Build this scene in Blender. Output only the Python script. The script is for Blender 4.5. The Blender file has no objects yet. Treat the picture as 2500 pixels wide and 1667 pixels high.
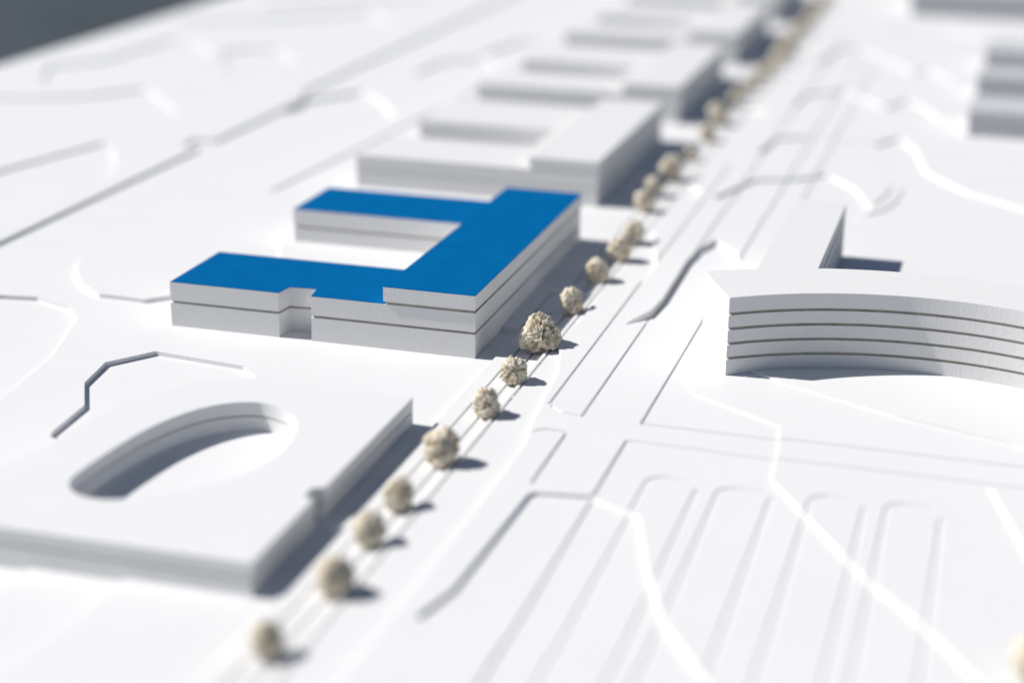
import bpy, bmesh, math, random
import numpy as np
from mathutils import Vector, Matrix, noise

scene = bpy.context.scene
COL = scene.collection
rad = math.radians

# ------------------------------------------------------------------ camera
# 1 unit = 10 cm of the real architectural model
FPX, PITCH, ROLL, YAW = 4318.7, rad(18.74), rad(0.919), rad(15.646)
CAMZ = 2.3
_r0 = Vector((1, 0, 0)); _f = Vector((0, math.cos(PITCH), -math.sin(PITCH))); _u0 = Vector((0, math.sin(PITCH), math.cos(PITCH)))
RGT = _r0 * math.cos(ROLL) + _u0 * math.sin(ROLL)
UPV = -_r0 * math.sin(ROLL) + _u0 * math.cos(ROLL)
CAM = Vector((0, 0, CAMZ))
cd = bpy.data.cameras.new('camera'); cam = bpy.data.objects.new('camera', cd); COL.objects.link(cam)
m = Matrix((RGT, UPV, -_f)).transposed().to_4x4(); m.translation = CAM; cam.matrix_world = m
cd.sensor_width = 36.0; cd.sensor_fit = 'HORIZONTAL'; cd.lens = FPX / 2500 * 36
cd.clip_start = 0.05; cd.clip_end = 200
cd.dof.use_dof = True; cd.dof.focus_distance = 6.80; cd.dof.aperture_fstop = 0.41; cd.dof.aperture_blades = 0
scene.camera = cam

# the model's own axes: U runs along the street away from us, V across it to the right
U = Vector((math.sin(YAW), math.cos(YAW), 0)); V = Vector((math.cos(YAW), -math.sin(YAW), 0))
ORG = Vector((-0.14474, 6.56126, 0))
def W(u, v, z=0.0): return ORG + U * u + V * v + Vector((0, 0, z))
def at(x, y, z=0.0):
    """point of the level z that stands at this place of the survey photograph (2500 px wide)"""
    d = RGT * (x - 1250) - UPV * (y - 833.5) + _f * FPX
    return CAM + d * ((z - CAMZ) / d.z)
def uv(x, y, z=0.0):
    p = at(x, y, z) - ORG
    return (p.dot(U), p.dot(V))
def S(pts, z): return [uv(x, y, z) for x, y in pts]

# ------------------------------------------------------------------ light
SUN_EL = rad(42.5)
ld = (V * 1.0 + U * 0.06).normalized() * math.cos(SUN_EL) + Vector((0, 0, -math.sin(SUN_EL)))   # travel of the light
sd = bpy.data.lights.new('sun', 'SUN'); sd.energy = 5.0; sd.angle = rad(0.53); sd.color = (1.0, 0.97, 0.93)
sun = bpy.data.objects.new('sun', sd); COL.objects.link(sun)
sun.rotation_euler = ld.to_track_quat('-Z', 'Y').to_euler(); sun.location = (-6, 6, 8)
world = bpy.data.worlds.new('World'); scene.world = world; world.use_nodes = True
nt = world.node_tree; bg = nt.nodes['Background']
sky = nt.nodes.new('ShaderNodeTexSky'); sky.sky_type = 'NISHITA'; sky.sun_disc = False
sky.sun_elevation = SUN_EL; sky.sun_rotation = math.atan2(-ld.x, -ld.y)
sky.air_density = 1.0; sky.dust_density = 1.0; sky.ozone_density = 3.5
nt.links.new(sky.outputs[0], bg.inputs[0]); bg.inputs[1].default_value = 0.05
scene.view_settings.view_transform = 'Standard'; scene.view_settings.look = 'None'
scene.view_settings.exposure = 0.03; scene.view_settings.gamma = 1; scene.view_settings.use_curve_mapping = False
scene.cycles.max_bounces = 10; scene.cycles.diffuse_bounces = 6; scene.cycles.glossy_bounces = 3

# ------------------------------------------------------------------ materials
def mat(name, col, rough=0.6, spec=0.3, var=0.03, vscale=6.0, bump=0.0, bscale=(60, 60, 60), specks=0.0, upright=False):
    mt = bpy.data.materials.new(name); mt.use_nodes = True
    n = mt.node_tree.nodes; l = mt.node_tree.links; b = n['Principled BSDF']
    b.inputs['Roughness'].default_value = rough; b.inputs['Specular IOR Level'].default_value = spec
    tc = n.new('ShaderNodeTexCoord')
    nz = n.new('ShaderNodeTexNoise'); nz.inputs['Scale'].default_value = vscale; nz.inputs['Detail'].default_value = 6
    l.new(tc.outputs['Object'], nz.inputs['Vector'])
    mr = n.new('ShaderNodeMapRange'); mr.inputs[3].default_value = 1 - var; mr.inputs[4].default_value = 1 + var
    mr.inputs[1].default_value = 0.3; mr.inputs[2].default_value = 0.7
    l.new(nz.outputs['Fac'], mr.inputs[0])
    mx = n.new('ShaderNodeVectorMath'); mx.operation = 'SCALE'; mx.inputs[0].default_value = col[:3]
    l.new(mr.outputs[0], mx.inputs['Scale'])
    out = mx.outputs[0]
    if specks:                                     # dust grains lying on the board
        vo = n.new('ShaderNodeTexVoronoi'); vo.inputs['Scale'].default_value = 9.0; l.new(tc.outputs['Object'], vo.inputs['Vector'])
        rp = n.new('ShaderNodeMapRange'); rp.inputs[1].default_value = 0.012; rp.inputs[2].default_value = 0.03
        rp.inputs[3].default_value = 1.0; rp.inputs[4].default_value = 0.0
        l.new(vo.outputs['Distance'], rp.inputs[0])
        sx = n.new('ShaderNodeSeparateColor'); l.new(vo.outputs['Color'], sx.inputs[0])
        gt = n.new('ShaderNodeMath'); gt.operation = 'GREATER_THAN'; gt.inputs[1].default_value = 1 - specks; l.new(sx.outputs[0], gt.inputs[0])
        mm = n.new('ShaderNodeMath'); mm.operation = 'MULTIPLY'; l.new(rp.outputs[0], mm.inputs[0]); l.new(gt.outputs[0], mm.inputs[1])
        mc = n.new('ShaderNodeMix'); mc.data_type = 'RGBA'; mc.inputs['B'].default_value = (0.25, 0.24, 0.24, 1)
        l.new(mm.outputs[0], mc.inputs['Factor']); l.new(out, mc.inputs['A']); out = mc.outputs['Result']
    l.new(out, b.inputs['Base Color'])
    if bump:
        mp = n.new('ShaderNodeMapping'); mp.inputs['Scale'].default_value = bscale
        l.new(tc.outputs['Object'], mp.inputs['Vector'])
        n2 = n.new('ShaderNodeTexNoise'); n2.inputs['Scale'].default_value = 1.0; n2.inputs['Detail'].default_value = 5
        l.new(mp.outputs[0], n2.inputs['Vector'])
        bp = n.new('ShaderNodeBump'); bp.inputs['Strength'].default_value = bump; bp.inputs['Distance'].default_value = 0.01
        if upright:                                # sawn edges are rough, the faces of the board are smooth
            ge = n.new('ShaderNodeNewGeometry'); sz = n.new('ShaderNodeSeparateXYZ'); l.new(ge.outputs['True Normal'], sz.inputs[0])
            ab = n.new('ShaderNodeMath'); ab.operation = 'ABSOLUTE'; l.new(sz.outputs['Z'], ab.inputs[0])
            mu = n.new('ShaderNodeMapRange'); mu.inputs[3].default_value = bump; mu.inputs[4].default_value = bump * 0.1
            l.new(ab.outputs[0], mu.inputs[0]); l.new(mu.outputs[0], bp.inputs['Strength'])
        l.new(n2.outputs['Fac'], bp.inputs['Height']); l.new(bp.outputs[0], b.inputs['Normal'])
    return mt

M_BOARD = mat('white_board', (0.78, 0.78, 0.78), 0.6, 0.2, 0.008, 3.0, 0.02, (90, 90, 90), specks=0.02)
M_CUT = mat('white_foam_slab', (0.757, 0.754, 0.750), 0.6, 0.2, 0.008, 14.0, 0.22, (190, 190, 70), upright=True)
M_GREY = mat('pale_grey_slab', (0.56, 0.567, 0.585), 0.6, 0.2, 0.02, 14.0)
M_JOINT = mat('grey_glue_joint', (0.40, 0.38, 0.33), 0.9, 0.1, 0.10, 20.0)
M_BLUE = mat('matt_blue_sheet', (0.0, 0.119, 0.325), 0.75, 0.02, 0.05, 9.0, 0.03, (120, 120, 120))
M_FLOOR = mat('dark_floor', (0.052, 0.067, 0.080), 0.8, 0.2, 0.25, 0.35)

# ------------------------------------------------------------------ mesh helpers
def area(poly): return 0.5 * sum(a[0] * b[1] - b[0] * a[1] for a, b in zip(poly, poly[1:] + poly[:1]))
def ccw(poly): return poly if area(poly) > 0 else poly[::-1]
def offset(poly, d):
    """shrink a simple counter-clockwise polygon by d"""
    poly = ccw(list(poly)); n = len(poly); out = []
    for i in range(n):
        a, b, c = Vector(poly[i - 1]), Vector(poly[i]), Vector(poly[(i + 1) % n])
        e1 = (b - a).normalized(); e2 = (c - b).normalized()
        n1 = Vector((-e1.y, e1.x)); n2 = Vector((-e2.y, e2.x))
        k = max(0.25, 1 + n1.dot(n2)); q = b + (n1 + n2) * (d / k)
        out.append((q.x, q.y))
    return out
def prism(bm, poly, z0, z1):
    """poly in (u, v); u,v is left-handed seen from above, so order is handled by the normals pass"""
    lo = [bm.verts.new(W(u, v, z0)) for u, v in poly]; hi = [bm.verts.new(W(u, v, z1)) for u, v in poly]
    bm.faces.new(lo[::-1]); bm.faces.new(hi); n = len(poly)
    for i in range(n): bm.faces.new((lo[i], lo[(i + 1) % n], hi[(i + 1) % n], hi[i]))
def obj(name, bm, mt, parent=None, smooth=False):
    me = bpy.data.meshes.new(name)
    bmesh.ops.recalc_face_normals(bm, faces=bm.faces); bm.to_mesh(me); bm.free()
    me.materials.append(mt)
    if smooth: me.shade_smooth()
    o = bpy.data.objects.new(name, me); COL.objects.link(o)
    if parent is not None:
        o.parent = parent; o.matrix_parent_inverse = parent.matrix_world.inverted()
    return o
def slab(name, poly, z0, z1, mt, parent=None):
    bm = bmesh.new(); prism(bm, poly, z0, z1); return obj(name, bm, mt, parent)
def cut(o, cutters):
    """cut prisms (poly, z0, z1) out of a slab"""
    for poly, z0, z1 in cutters:
        c = slab('cutter', poly, z0, z1, M_BOARD)
        md = o.modifiers.new('cut', 'BOOLEAN'); md.operation = 'DIFFERENCE'; md.solver = 'EXACT'; md.object = c
        bpy.context.view_layer.update()
        me = bpy.data.meshes.new_from_object(o.evaluated_get(bpy.context.evaluated_depsgraph_get()))
        o.modifiers.clear(); old = o.data; o.data = me; bpy.data.meshes.remove(old); me.name = o.name
        cm = c.data; bpy.data.objects.remove(c); bpy.data.meshes.remove(cm)
def groove(line, w, z, depth):
    """polyline in (u, v) to a mitred strip to be cut into the level z"""
    L, R = [], []
    n = len(line)
    for i, p in enumerate(line):
        p = Vector(p); a = Vector(line[max(i - 1, 0)]); b = Vector(line[min(i + 1, n - 1)])
        e1 = (p - a).normalized() if i else (b - p).normalized(); e2 = (b - p).normalized() if i < n - 1 else e1
        n1 = Vector((-e1.y, e1.x)); n2 = Vector((-e2.y, e2.x)); q = (n1 + n2) * (w / 2 / max(0.3, 1 + n1.dot(n2)))
        L.append(tuple(p + q)); R.append(tuple(p - q))
    return (L + R[::-1], z - depth, z + 0.05)
def arc(c, r, a0, a1, n): return [(c[0] + r * math.cos(rad(a0 + (a1 - a0) * i / n)), c[1] + r * math.sin(rad(a0 + (a1 - a0) * i / n))) for i in range(n + 1)]
def empty(name, loc, label, cat, group=None):
    e = bpy.data.objects.new(name, None); e.empty_display_size = 0.05; COL.objects.link(e); e.location = loc
    e['label'] = label; e['category'] = cat
    if group: e['group'] = group
    bpy.context.view_layer.update()
    return e
def struct(o): o['kind'] = 'structure'; return o

# ------------------------------------------------------------------ the floor far below and the base board
bm = bmesh.new()
vs = [bm.verts.new(p) for p in ((-60, -20, -7.0), (60, -20, -7.0), (60, 120, -7.0), (-60, 120, -7.0))]; bm.faces.new(vs)
struct(obj('floor', bm, M_FLOOR))

ground = struct(slab('ground', [(-6, -5.15), (18, -5.15), (18, 6), (-6, 6)], -0.12, 0.0, M_BOARD))
ST = 0.016
pit_west = S([(-80, 722), (0, 720), (91, 725), (170, 749), (189, 778), (128, 870), (0, 976), (-120, 1060)], 0)
pit_hall = S([(122, 1066), (128, 1052), (206, 988), (206, 933), (257, 884), (379, 857), (595, 893), (621, 915), (640, 1000), (300, 1120)], 0)
pit_f1 = [(-2.0, -0.395), (-2.4, -0.40), (-2.75, -0.44), (-3.4, -0.8), (-3.4, -3.0), (-2.0, -3.0)]
pit_f2 = [(-2.0, -0.70), (-2.3, -0.71), (-2.5, -0.74), (-3.1, -1.1), (-3.1, -3.1), (-2.0, -3.1)]
cut(ground, [(pit_f1, -0.013, 0.05), (pit_f2, -0.026, 0.05)])
cut(ground, [(pit_west, -0.017, 0.05), (pit_hall, -0.018, 0.05)])

# rising ground behind and around the blue-roofed block
g1 = S([(425, 719), (349, 730), (242, 717), (202, 693), (187, 664), (192, 640), (215, 622), (420, 585)], 0.018) + [(1.15, -1.32), (1.25, 0.075), (0.37, 0.075), (0.37, -0.6), (0.2, -1.2)]
struct(slab('terrain', g1, -0.01, 0.018, M_BOARD))
o = struct(slab('terrain', [(0.9, -1.2), (1.18, -1.33), (2.0, -1.41), (14, -1.50), (14, 0.257), (0.9, 0.257)], -0.012, 0.030, M_BOARD))
cut(o, [groove([(1.0, 0.147), (9, 0.147)], 0.011, 0.030, 0.010), groove([(0.92, 0.212), (12, 0.212)], 0.011, 0.030, 0.010)])

# higher ground west of the long straight edge
Z_W = 0.016
west = [(-3, -2.62), (3.02, -2.62)] + [(3.05, -2.75), (3.22, -2.75), (3.25, -2.62)] + [(4.6, -2.62), (4.9, -2.72), (16, -2.72), (16, -5.148), (-3, -5.148)]
o = struct(slab('terrain', west, -0.014, Z_W, M_BOARD))
pw = lambda pts: S(pts, Z_W)
cut(o, [(pw([(-60, 236), (100, 238), (230, 232), (352, 216), (366, 222), (430, 272), (300, 330), (-60, 330)]), 0.003, 0.09),
        (pw([(120, 160), (250, 148), (420, 95), (470, 100), (520, 130), (300, 205), (100, 200)]), 0.003, 0.09),
        (pw([(540, 128), (600, 118), (680, 118), (720, 150), (640, 190), (560, 180)]), 0.003, 0.09),
        (pw([(440, 52), (640, 50), (900, 30), (960, 60), (700, 100), (500, 90)]), 0.003, 0.09),
        (pw([(640, 10), (900, -4), (1050, -8), (1000, 20), (760, 34)]), 0.003, 0.09),
        (pw([(248, 348), (275, 352), (283, 392), (276, 428), (60, 470), (-60, 455), (0, 415)]), 0.003, 0.09)])
# low plates between the west edge and the row of blocks
o = struct(slab('terrain', S([(700, 282), (780, 262), (870, 226), (925, 222), (965, 262), (950, 300), (800, 330)], 0) + [], -0.006, 0.014, M_BOARD))
bpy.data.objects.remove(o)
g = [groove(S([(665, 466), (980, 312), (1270, 170)], 0.0), 0.030, 0.0, 0.010)]
pit_n1 = S([(690, 268), (745, 244), (880, 222), (925, 240), (968, 285), (900, 300), (760, 300)], 0)
pit_n2 = S([(1180, 130), (1270, 100), (1330, 100), (1310, 150), (1240, 160)], 0)
pit_n3 = S([(1010, 180), (1080, 150), (1180, 140), (1220, 170), (1120, 190)], 0)
cut(ground, g + [(pit_n1, -0.02, 0.05), (pit_n2, -0.02, 0.05), (pit_n3, -0.016, 0.05)])

# ------------------------------------------------------------------ the street: three plates climbing to the right
Z1, Z2, Z3, Z4, Z5 = 0.016, 0.032, 0.048, 0.0555, 0.064
pave = struct(slab('pavement', [(-4.5, 0.083), (17, 0.083), (17, 0.30), (-4.5, 0.30)], -0.013, Z1, M_BOARD))
cut(pave, [groove([(-4, 0.147), (0.62, 0.147)], 0.011, Z1, 0.012), groove([(1.1, 0.147), (9, 0.147)], 0.011, Z1, 0.012),
           groove([(-3.6, 0.212), (12, 0.212)], 0.011, Z1, 0.012)])
path = struct(slab('path', [(-4.6, 0.262), (17.1, 0.262), (17.1, 0.52), (1.2, 0.52), (1.0, 0.48), (-4.6, 0.48)], -0.011, Z2, M_BOARD))
cut(path, [groove([(-4, 0.280), (-0.45, 0.280)], 0.011, Z2, 0.012), groove([(-0.44, 0.280), (9, 0.280)], 0.011, Z2, 0.012)])
edge3 = S([(800, 1700), (1036, 1408), (1192, 1204), (1250, 1128), (1283, 1086), (1300, 1034), (1334, 966), (1364, 912), (1369, 866), (1359, 838)], Z3)
edge3 += [(0.42, 0.312), (0.95, 0.305)] + S([(1530, 700), (1588, 672), (1605, 645), (1597, 598)], Z3) + [(1.95, 0.315), (2.5, 0.30), (2.62, 0.40), (2.85, 0.39), (2.95, 0.31), (4.7, 0.31), (4.8, 0.42), (5.1, 0.42), (5.2, 0.31), (7.0, 0.31), (7.1, 0.45), (7.5, 0.45), (7.6, 0.31), (17.2, 0.31)]
poly3 = edge3 + [(17.2, 5.7), (-4.8, 5.7), (-4.8, 0.30)]
road = struct(slab('road', poly3, -0.009, Z3, M_BOARD))
s3 = lambda *pts: S(pts, Z3)
GW = 0.0115
valley = s3((1012, 1506), (1105, 1436), (1288, 1206), (1304, 1200), (1446, 1209), (1462, 1218), (1545, 1250), (1562, 1262), (1580, 1381), (1621, 1517), (1716, 1646), (1736, 1672), (1400, 1606))
pitc = s3((1529, 793), (1533, 786), (1588, 757), (1617, 727), (1676, 634), (1705, 606), (1744, 584), (1759, 590), (1798, 612), (1806, 640), (1760, 740), (1640, 770), (1560, 786))
pitd = s3((1742, 482), (1840, 438), (1934, 436), (2020, 426), (2087, 459), (2128, 508), (2090, 545), (1860, 520))
pite = s3((1850, 372), (1891, 338), (1964, 332), (2053, 342), (2138, 352), (2196, 334), (2240, 370), (2262, 420), (2360, 468), (2540, 520), (2540, 600), (2230, 470), (2000, 400))
pitf = s3((1938, 255), (1968, 230), (2060, 222), (2160, 262), (2215, 244), (2270, 270), (2300, 300), (2200, 310), (2000, 290))
pitg = s3((1990, 158), (2048, 118), (2100, 118), (2190, 158), (2230, 176), (2262, 168), (2330, 200), (2290, 220), (2180, 205), (2060, 172))
pith = s3((2180, 58), (2300, 70), (2420, 96), (2500, 130), (2500, 150), (2330, 130), (2200, 90))
pits = [valley, pitc, pitd, pite, pitf, pitg, pith]
cuts = [(valley, Z3 - 0.0115, 0.12), (pitc, Z3 - 0.026, 0.12)] + [(p, Z3 - 0.0135, 0.12) for p in pits[2:]]
def along(v, u0, u1): return [(u0, v), (u1, v)]
cuts += [groove(along(0.436, -0.515, 3.5), GW, Z3, 0.012), groove(along(0.577, 0.80, 8.5), GW, Z3, 0.009),
         groove(along(0.792, -0.60, 6.5), GW, Z3, 0.010), groove(along(0.93, 1.9, 7.5), 0.014, Z3, 0.008)]
cuts += [groove(s3((1345, 990), (1372, 1006), (1412, 1013)), 0.010, Z3, 0.004), groove(s3((1300, 1052), (1330, 1046), (1382, 1053)), 0.010, Z3, 0.005)]
gv = uv(1383, 1055, Z3); cuts += [groove([(gv[0] - 0.01, gv[1]), (uv(1300, 1180, Z3)[0], gv[1])], GW, Z3, 0.007)]
gk = uv(1531, 1072, Z3); cuts += [groove([(gk[0] - 0.01, gk[1]), (-3.2, gk[1])], GW, Z3, 0.007)]
cuts += [groove(s3((1212, 1150), (1130, 1250)) , 0.014, Z3, 0.005)]
def inside(poly, q):
    r = False
    for (x0, y0), (x1, y1) in zip(poly, poly[1:] + poly[:1]):
        if (y0 > q[1]) != (y1 > q[1]) and q[0] < x0 + (q[1] - y0) * (x1 - x0) / (y1 - y0): r = not r
    return r
def within(poly, v):
    us = [u for u in np.arange(-4.5, 9, 0.004) if inside(poly, (u, v - 0.01)) and inside(poly, (u, v + 0.01))]
    return (min(us) + 0.004, max(us) - 0.004) if us else None
r_ = within(valley, gk[1])
if r_: cuts += [groove(along(gk[1], *r_), GW, Z3 - 0.0115, 0.006)]
r_ = within(pitc, 0.577)
cuts += [groove(along(0.577, -0.60, r_[0] - 0.008 if r_ else 0.30), GW, Z3, 0.012)]
if r_: cuts += [groove(along(0.577, *r_), GW, Z3 - 0.026, 0.010)]
for p_ in pits[2:]:
    for v_ in (0.436, 0.577, 0.792, 0.93):
        r_ = within(p_, v_)
        if r_ and r_[1] - r_[0] > 0.03: cuts += [groove(along(v_, *r_), GW, Z3 - 0.013, 0.007)]
for o_, c_ in ((road, cuts),): cut(o_, c_)

# the plateau under the curved block and the plates beyond it
plat = S([(2500, 1790), (2397, 1667), (2260, 1530), (2111, 1408), (1968, 1259), (1885, 1170), (1902, 1095), (1906, 1038), (1691, 958), (1725, 884)], Z4)
plat += [(0.25, 0.90), (0.9, 1.05), (1.5, 1.05), (1.5, 5.6), (-4.9, 5.6)]
plateau = struct(slab('terrain', plat, -0.005, Z4, M_BOARD))
s4 = lambda *pts: S(pts, Z4)
up = S([(1826, 902), (1908, 930), (2050, 972), (2190, 1014), (2470, 1081), (2560, 1120)], Z5) + [(-0.45, 5.4), (1.3, 5.4), (1.3, 1.5), (0.35, 1.3)]
terr = struct(slab('terrain', up, -0.003, Z5, M_BOARD))
struct(slab('terrain', [(0.42, 1.32), (1.3, 1.16), (1.78, 1.2), (2.1, 1.45), (2.3, 5.2), (0.2, 5.1)], -0.001, 0.112, M_BOARD))
corner = struct(slab('terrain', S([(2412, 1190), (2424, 1196), (2520, 1370), (2700, 1640)], Z5) + [(-1.9, 5.3), (-0.8, 5.3)], -0.002, Z5, M_BOARD))
# plot outlines of the lower right, running on across the plateau's edge
def ubar(pl, pt, pr, ue):
    """three grooves of a plot outline: left side with rounded top, right side"""
    (ul, vl), (ur, vr) = pl, pr
    r = 0.055
    top = [(ue, vl), (ul - r, vl)] + [(ul - r + r * math.sin(rad(a)), vl + r - r * math.cos(rad(a))) for a in (15, 30, 45, 60, 75)] + [(ul, vl + r), (ul - 0.01, pt)]
    return top, [(ur, vr), (ue, vr)]
bars = []
Z8 = lambda x, y: (900 + x / 1.47, 1000 + y / 1.47)
for (l0, l1), t, (r0, r1), lv in ((((1010, 235), (690, 830)), (1150, 245), ((1180, 285), (1030, 600)), Z3),
                                 (((1270, 275), (1060, 720)), (1430, 280), ((1450, 315), (1250, 830)), Z3),
                                 (((1600, 303), (1400, 880)), (1740, 312), ((1795, 350), (1640, 860)), Z4),
                                 (((1870, 330), (1740, 900)), (2030, 352), ((2075, 392), (1965, 900)), Z4)):
    a0 = uv(*Z8(*l0), lv); a1 = uv(*Z8(*l1), lv); b0 = uv(*Z8(*r0), lv); b1 = uv(*Z8(*r1), lv); tt = uv(*Z8(*t), lv)
    bars.append(ubar((a0[0], (a0[1] + a1[1]) / 2), tt[1], (b0[0], (b0[1] + b1[1]) / 2), -3.6))
for tl, rl in bars:
    cut(road, [groove(tl, 0.017, Z3, 0.0036), groove(rl, 0.017, Z3, 0.0036)])
    for vv in (tl[0][1], rl[0][1]):
        r_ = within(valley, vv)
        if r_: cut(road, [groove(along(vv, *r_), 0.017, Z3 - 0.0115, 0.0036)])
    cut(plateau, [groove(tl, 0.017, Z4, 0.0036), groove(rl, 0.017, Z4, 0.0036)])
x1 = [uv(1563, 1034, Z3), uv(1900, 1075, Z3)]; x2 = [uv(1536, 1075, Z3), uv(1895, 1124, Z3)]
for q in (x1, x2):
    q.append((q[1][0] - 0.02, 4.5))
    cut(road, [groove(q, 0.014, Z3, 0.0035)]); cut(plateau, [groove(q, 0.014, Z4, 0.0035)])
# the rounded kerb north of the curved block
cut(road, [groove(s3((2230, 385), (2175, 470), (2140, 500)), 0.03, Z3, 0.008), groove(s3((2238, 400), (2200, 488), (2160, 515), (2095, 528)), 0.03, Z3, 0.008)])

# ------------------------------------------------------------------ buildings of stacked white slabs
JG = 0.0105                     # height of the set-back joint
def storeys(root, poly, zs, hole=None, inset=0.007, JG=0.0105, jm=None, sm=None):
    """zs: list of slab boundaries; a narrow set-back joint between slabs"""
    def build(name, pl, hl, z0, z1, mt):
        o = slab(name, pl, z0, z1, mt, root)
        if hl: cut(o, [(hl, z0 - 0.05, z1 + 0.05)])
        return o
    for i in range(len(zs) - 1):
        top = zs[i + 1] - (JG if i < len(zs) - 2 else 0)
        build('storey', poly, hole, zs[i], top, sm or M_CUT)
        if i < len(zs) - 2:
            build('joint', offset(poly, inset), offset(hole, -inset) if hole else None, top, zs[i + 1], jm or M_JOINT)

# the block with the blue roof
blue = empty('courtyard_building', W(0, 0, 0), 'white three slab block with bright blue roofs on its two wings', 'building')
H1, H2, H3 = 0.109, 0.199, 0.259
FW, BW, RW = 0.475, 1.262, 1.715
low = [(0, 0), (0.0, -0.688), (0.098, -0.704), (0.088, -0.816), (0.0, -0.828), (0.0, -1.306), (FW, -1.306), (FW, -0.42), (BW, -0.42), (BW, -1.287), (RW, -1.287), (RW, 0.0)]
TS = 0.0022
storeys(blue, low, [0.0, H1, H2 - JG - TS])
blk = [(-0.004, -0.379), (-0.004, 0.0), (1.733, 0.004), (1.733, -0.374)]
slab('joint', offset(blk, 0.008), H2 - JG - TS - 0.001, H2, M_JOINT, blue)
slab('storey', blk, H2, H3 - TS, M_CUT, blue)
slab('roof', offset(blk, 0.0012), H3 - TS, H3, M_BLUE, blue)
roof_low = [(0, -0.375), (0.0, -0.688), (0.098, -0.704), (0.088, -0.816), (0.0, -0.828), (0.0, -1.306), (FW, -1.306), (FW, -0.375)]
roof_back = [(BW, -0.375), (BW, -1.287), (RW, -1.287), (RW, -0.375)]
for p in (roof_low, roof_back): slab('roof', offset(p, 0.0012), H2 - JG - TS, H2 - JG, M_BLUE, blue)

# the plain white blocks behind it, along the street
rows = ((2.385, 4.06, 'white U-shaped block standing directly behind the blue roofed block'),
        (4.60, 6.30, 'second white block behind the blue roofed one, blurred, with a tall street wing'),
        (6.86, 8.55, 'third white block behind the blue roofed one, soft grey in the blur'),
        (9.08, 10.8, 'farthest white block of the row, cut off at the top of the photo'),
        (11.3, 13.0, 'white block hidden in the blur past the end of the row'))
for k, (u0, u1, lab) in enumerate(rows[:4]):
    b = empty('courtyard_building', W(u0, -0.05, 0.03), lab, 'building', 'white blocks in a row along the street')
    z0 = 0.02
    pl = [(u0, -0.075), (u0, -1.395), (u0 + 0.52, -1.395), (u0 + 0.52, -0.56), (u0 + 0.975, -0.56), (u0 + 0.975, -1.37), (u1, -1.37), (u1, -0.075)]
    storeys(b, pl, [z0, 0.121, 0.20], inset=0.005, JG=0.006, jm=M_JOINT)
    bk = [(u0, -0.44), (u0, -0.075), (u1, -0.075), (u1, -0.44)]
    slab('joint', offset(bk, 0.005), 0.1995, 0.2055, M_JOINT, b)
    slab('storey', bk, 0.2055, 0.262, M_CUT, b)

# the block with the oval courtyard in the foreground
hall = empty('courtyard_building', W(-2.14, 0, 0), 'low white block with an oval courtyard cut through it', 'building')
HH = 0.105
back = S([(640, 922), (480, 930), (290, 985), (140, 1072), (20, 1130)], HH)
hp = [(-2.145, 0.0), (-1.675, 0.0), (-1.675, -0.026), (-1.655, -0.036), (-1.60, -0.036), (-1.585, 0.0), (-0.748, 0.0)] + back + [(-1.75, -1.45), (-2.145, -1.45)]
P7 = lambda *pts: S([(x / 2.351, 1000 + y / 2.351) for x, y in pts], HH)
oval = [(-1.756, -0.775), (-1.60, -0.775), (-1.454, -0.765), (-1.31, -0.745), (-1.19, -0.712), (-1.10, -0.672), (-1.03, -0.62), (-0.985, -0.56), (-0.965, -0.49), (-0.985, -0.41), (-1.03, -0.345), (-1.10, -0.295), (-1.19, -0.262), (-1.30, -0.245), (-1.42, -0.247), (-1.54, -0.275), (-1.66, -0.345), (-1.76, -0.43), (-1.835, -0.52), (-1.872, -0.60), (-1.868, -0.68), (-1.83, -0.74)]
def smooth_loop(p, k):
    n = len(p); out = []
    for i in range(n):
        a, b, c, d = (Vector(p[(i + j) % n]) for j in (-1, 0, 1, 2))
        for t in (x / k for x in range(k)):
            q = 0.5 * (2 * b + (c - a) * t + (2 * a - 5 * b + 4 * c - d) * t * t + (3 * b - a - 3 * c + d) * t ** 3)
            out.append((q.x, q.y))
    return out
oval = smooth_loop(oval, 6)
storeys(hall, hp, [-0.035, 0.056, HH], hole=oval, inset=0.004, JG=0.0065, jm=M_JOINT, sm=M_BOARD)

# the curved block on the right with its straight wing
curved = empty('curved_building', W(-0.03, 1.0, Z4), 'white curved block of five stacked slabs with a straight wing behind', 'building')
cin, cout = (-0.98, 1.70), (-0.98, 1.66)
inner = []
a0 = math.degrees(math.atan2(0.995 - cin[1], -0.035 - cin[0])); a1 = 62
inner = arc(cin, 1.18, a0, a1, 56)
b0 = math.degrees(math.atan2(0.86 - cout[1], 0.262 - cout[0]))
outer = arc(cout, 1.50, b0, 60, 56)
iw = [i for i, p in enumerate(outer) if 1.03 < p[1] < 1.26]
o1 = outer[:iw[0]] + [(outer[iw[0]][0] - 0.003, 1.035), (1.55, 1.04), (1.55, 1.262), (outer[iw[-1]][0] + 0.003, 1.262)] + outer[iw[-1] + 1:]
CH = 0.36
zz = [0.05, 0.128, 0.186, 0.244, 0.302, CH]
storeys(curved, inner + o1[::-1], zz, inset=0.008, JG=0.0115)

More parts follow.
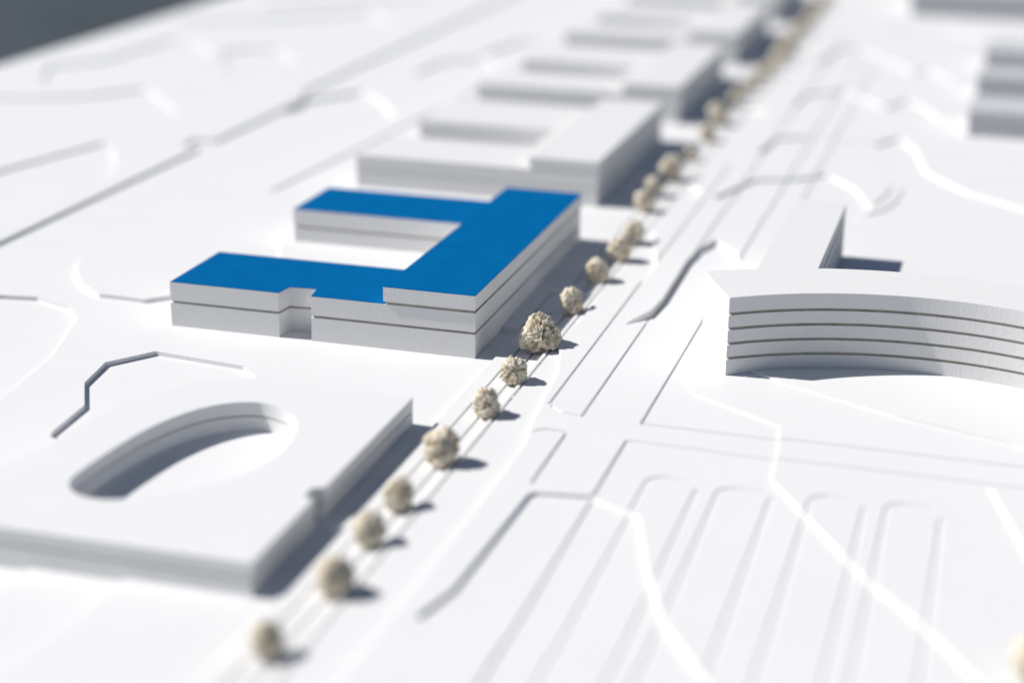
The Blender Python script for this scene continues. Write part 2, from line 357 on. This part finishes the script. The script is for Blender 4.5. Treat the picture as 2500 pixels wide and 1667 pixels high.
# the blurred blocks at the far right
far = empty('stepped_building', W(4.76, 1.69, Z3), 'pale grey comb-shaped block, out of focus at the right edge', 'building', 'blurred blocks across the street')
fp = [(4.76, 1.69), (5.30, 1.69), (5.30, 2.9), (6.03, 2.9), (6.03, 1.70), (6.45, 1.70), (6.45, 2.9), (7.1, 2.9), (7.1, 1.72), (7.7, 1.72), (7.7, 3.4), (4.76, 3.4)]
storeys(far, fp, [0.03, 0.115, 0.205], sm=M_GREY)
far2 = empty('slab_building', W(9.85, 1.0, Z3), 'grey block cut off by the top edge, out of focus at top right', 'building', 'blurred blocks across the street')
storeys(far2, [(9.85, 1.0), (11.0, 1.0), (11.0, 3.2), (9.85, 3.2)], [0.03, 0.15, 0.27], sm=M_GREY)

# ------------------------------------------------------------------ foam ball trees
def foam_material():
    mt = bpy.data.materials.new('cream_sponge'); mt.use_nodes = True
    n = mt.node_tree.nodes; l = mt.node_tree.links; b = n['Principled BSDF']
    b.inputs['Roughness'].default_value = 0.85; b.inputs['Specular IOR Level'].default_value = 0.15
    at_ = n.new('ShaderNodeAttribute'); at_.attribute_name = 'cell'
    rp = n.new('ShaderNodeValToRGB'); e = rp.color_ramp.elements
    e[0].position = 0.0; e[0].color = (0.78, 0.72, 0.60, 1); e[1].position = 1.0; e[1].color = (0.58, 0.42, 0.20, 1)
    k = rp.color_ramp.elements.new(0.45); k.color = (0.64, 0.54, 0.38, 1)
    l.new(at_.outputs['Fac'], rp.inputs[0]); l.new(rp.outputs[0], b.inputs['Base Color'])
    return mt
M_FOAM = foam_material()
def foam_mesh(seed, npit, rmin, rmax, squash=(1, 1, 0.95), lump=0.2, crumb=0.09, deep=1.0, sub=6, wall=0.3):
    """a torn crumb of open-pored sponge: a lumpy ball riddled with round cells of many sizes"""
    rng = np.random.default_rng(seed)
    bm = bmesh.new(); bmesh.ops.create_icosphere(bm, subdivisions=sub, radius=1.0)
    P = np.array([v.co[:] for v in bm.verts]); P /= np.linalg.norm(P, axis=1, keepdims=True)
    sv = Vector((seed * 3.1, seed * 0.7, 0))
    low = np.array([noise.noise(Vector(p) * 1.7 + sv) for p in P])
    mid = np.array([noise.noise(Vector(p) * 5.0 + sv) for p in P])
    hi = np.array([noise.noise(Vector(p) * 14.0 + sv) for p in P])
    jit = np.array([noise.noise_vector(Vector(p) * 9.0 + sv)[:] for p in P]) * 0.035
    Pj = P + jit; Pj /= np.linalg.norm(Pj, axis=1, keepdims=True)
    fine = np.array([noise.noise(Vector(p) * 27.0 + sv) for p in P])
    r = 1 + lump * low + 0.10 * mid + crumb * hi + 0.07 * fine
    C = rng.normal(size=(npit, 3)); C /= np.linalg.norm(C, axis=1, keepdims=True)
    R = rmin + (rmax - rmin) * rng.uniform(0, 1, npit) ** 2.2
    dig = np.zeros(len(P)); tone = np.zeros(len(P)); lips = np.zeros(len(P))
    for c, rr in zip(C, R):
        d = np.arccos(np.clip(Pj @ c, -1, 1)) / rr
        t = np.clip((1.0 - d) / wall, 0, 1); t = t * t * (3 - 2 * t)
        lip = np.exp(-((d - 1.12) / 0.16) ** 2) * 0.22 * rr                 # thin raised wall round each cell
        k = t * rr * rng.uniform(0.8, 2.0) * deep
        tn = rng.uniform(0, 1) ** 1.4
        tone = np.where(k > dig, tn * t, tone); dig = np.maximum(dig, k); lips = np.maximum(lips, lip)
    r = np.minimum(r + np.minimum(lips, 0.05), 1.28) - dig
    Q = P * r[:, None] * np.array(squash)
    for v, q in zip(bm.verts, Q): v.co = q
    me = bpy.data.meshes.new('foam_tree'); bm.to_mesh(me); bm.free()
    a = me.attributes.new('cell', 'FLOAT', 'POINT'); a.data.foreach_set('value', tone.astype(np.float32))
    me.materials.append(M_FOAM); me.shade_smooth()
    return me
variants = [foam_mesh(3 + i, 230 + 15 * i, 0.06, 0.20, (1.0, 0.96 + 0.02 * i, 1.0), 0.22, 0.08) for i in range(5)]
big = foam_mesh(41, 300, 0.05, 0.19, (1.05, 1.0, 1.0), 0.26, 0.10, 1.2, 7, 0.22)
for v in big.vertices:                        # broad foot, narrow crown
    k = 1.0 - 0.28 * v.co.z if v.co.z > -0.6 else 1.1
    v.co.x *= k; v.co.y *= k
F = 1.06293
FAR = 'tan smudge of a foam tree in the dense far stretch past the second white block'
TREES = [  # centre in the survey photo (2352 px wide), radius, label
    ((612, 1468), 0.046, 'nearest foam ball tree, heavily blurred, standing alone past the front corner of the low block'),
    ((768, 1325), 0.053, 'blurred foam ball tree beside the front corner of the low oval-courtyard block'),
    ((848, 1215), 0.047, 'blurred foam ball tree between the corner tree and the low block wall notch'),
    ((914, 1135), 0.046, 'blurred foam ball tree opposite the small notch in the low block side wall'),
    ((1014, 1028), 0.058, 'lumpy tapering foam ball tree near the far end of the low block'),
    ((1115, 926), 0.050, 'foam ball tree across the open gap between the low block and the blue roofed block'),
    ((1179, 851), 0.049, 'foam ball tree standing in sun just before the blue roofed block corner'),
    ((1240, 766), 0.070, 'largest foam tree, sharply in focus, ragged and cone-topped in front of the blue roofed block'),
    ((1312, 693), 0.050, 'round porous foam ball tree next after the big ragged tree'),
    ((1371, 624), 0.051, 'foam ball tree second beyond the big ragged tree, beside the blue roofed block'),
    ((1423, 572), 0.051, 'front one of two touching foam trees near the far end of the blue block'),
    ((1455, 534), 0.050, 'rear one of two touching foam trees near the far end of the blue block'),
    ((1481, 462), 0.049, 'first and palest foam tree of the cluster beside the white block behind the blue one'),
    ((1502, 428), 0.047, 'middle foam tree in the cluster of three beside the first white block'),
    ((1542, 386), 0.062, 'large tan foam tree closing the cluster of three beside the first white block'),
    ((1587, 353), 0.034, 'smallest foam tree, a little tuft behind the large tan one'),
    ((1624, 305), 0.048, 'blurred foam tree at the sunny gap after the first white block'),
    ((1650, 262), 0.062, 'large blurred tan foam tree against the dark wall of the second white block'),
    ((1688, 228), 0.042, 'small blurred foam tree just past the large tan one by the second white block'),
    ((1708, 205), 0.044, 'blurred foam tree halfway along the dark side of the second white block'),
    ((1735, 182), 0.050, 'blurred foam tree near the far end of the second white block'),
    ((1762, 160), 0.052, 'blurred foam tree at the bright gap between the second and third white blocks'),
    ((1790, 132), 0.058, FAR),
    ((1808, 106), 0.062, FAR),
    ((1819, 89), 0.038, FAR),
    ((1829, 74), 0.056, FAR),
    ((1847, 56), 0.056, FAR),
    ((1857, 43), 0.038, FAR),
    ((1867, 30), 0.056, FAR),
    ((1883, 10), 0.056, FAR),
    ((1898, -5), 0.056, FAR),
    ((2372, 1514), 0.050, 'lone blurred foam ball tree at the right edge, cut by the photo border'),
]
rnd = random.Random(5)
for i, ((x, y), r, lab) in enumerate(TREES):
    base = Z4 if x > 2300 else (0.030 if y < 600 else Z1)
    me = big if i == 7 else variants[(i * 3 + i // 4) % 5]
    p = at(x * F, y * F, base + r * (1.03 if i == 7 else 1.1))
    o = bpy.data.objects.new('foam_tree', me); COL.objects.link(o)
    o.location = p; o.scale = (r, r, r * (1.12 if i == 7 else 1.1))
    o.rotation_euler = (0, 0, 0.6) if i == 7 else (rnd.uniform(-0.4, 0.4), rnd.uniform(-0.4, 0.4), rnd.uniform(0, 6.28))
    o['label'] = lab; o['category'] = 'tree'; o['group'] = 'foam ball trees in a line along the street'
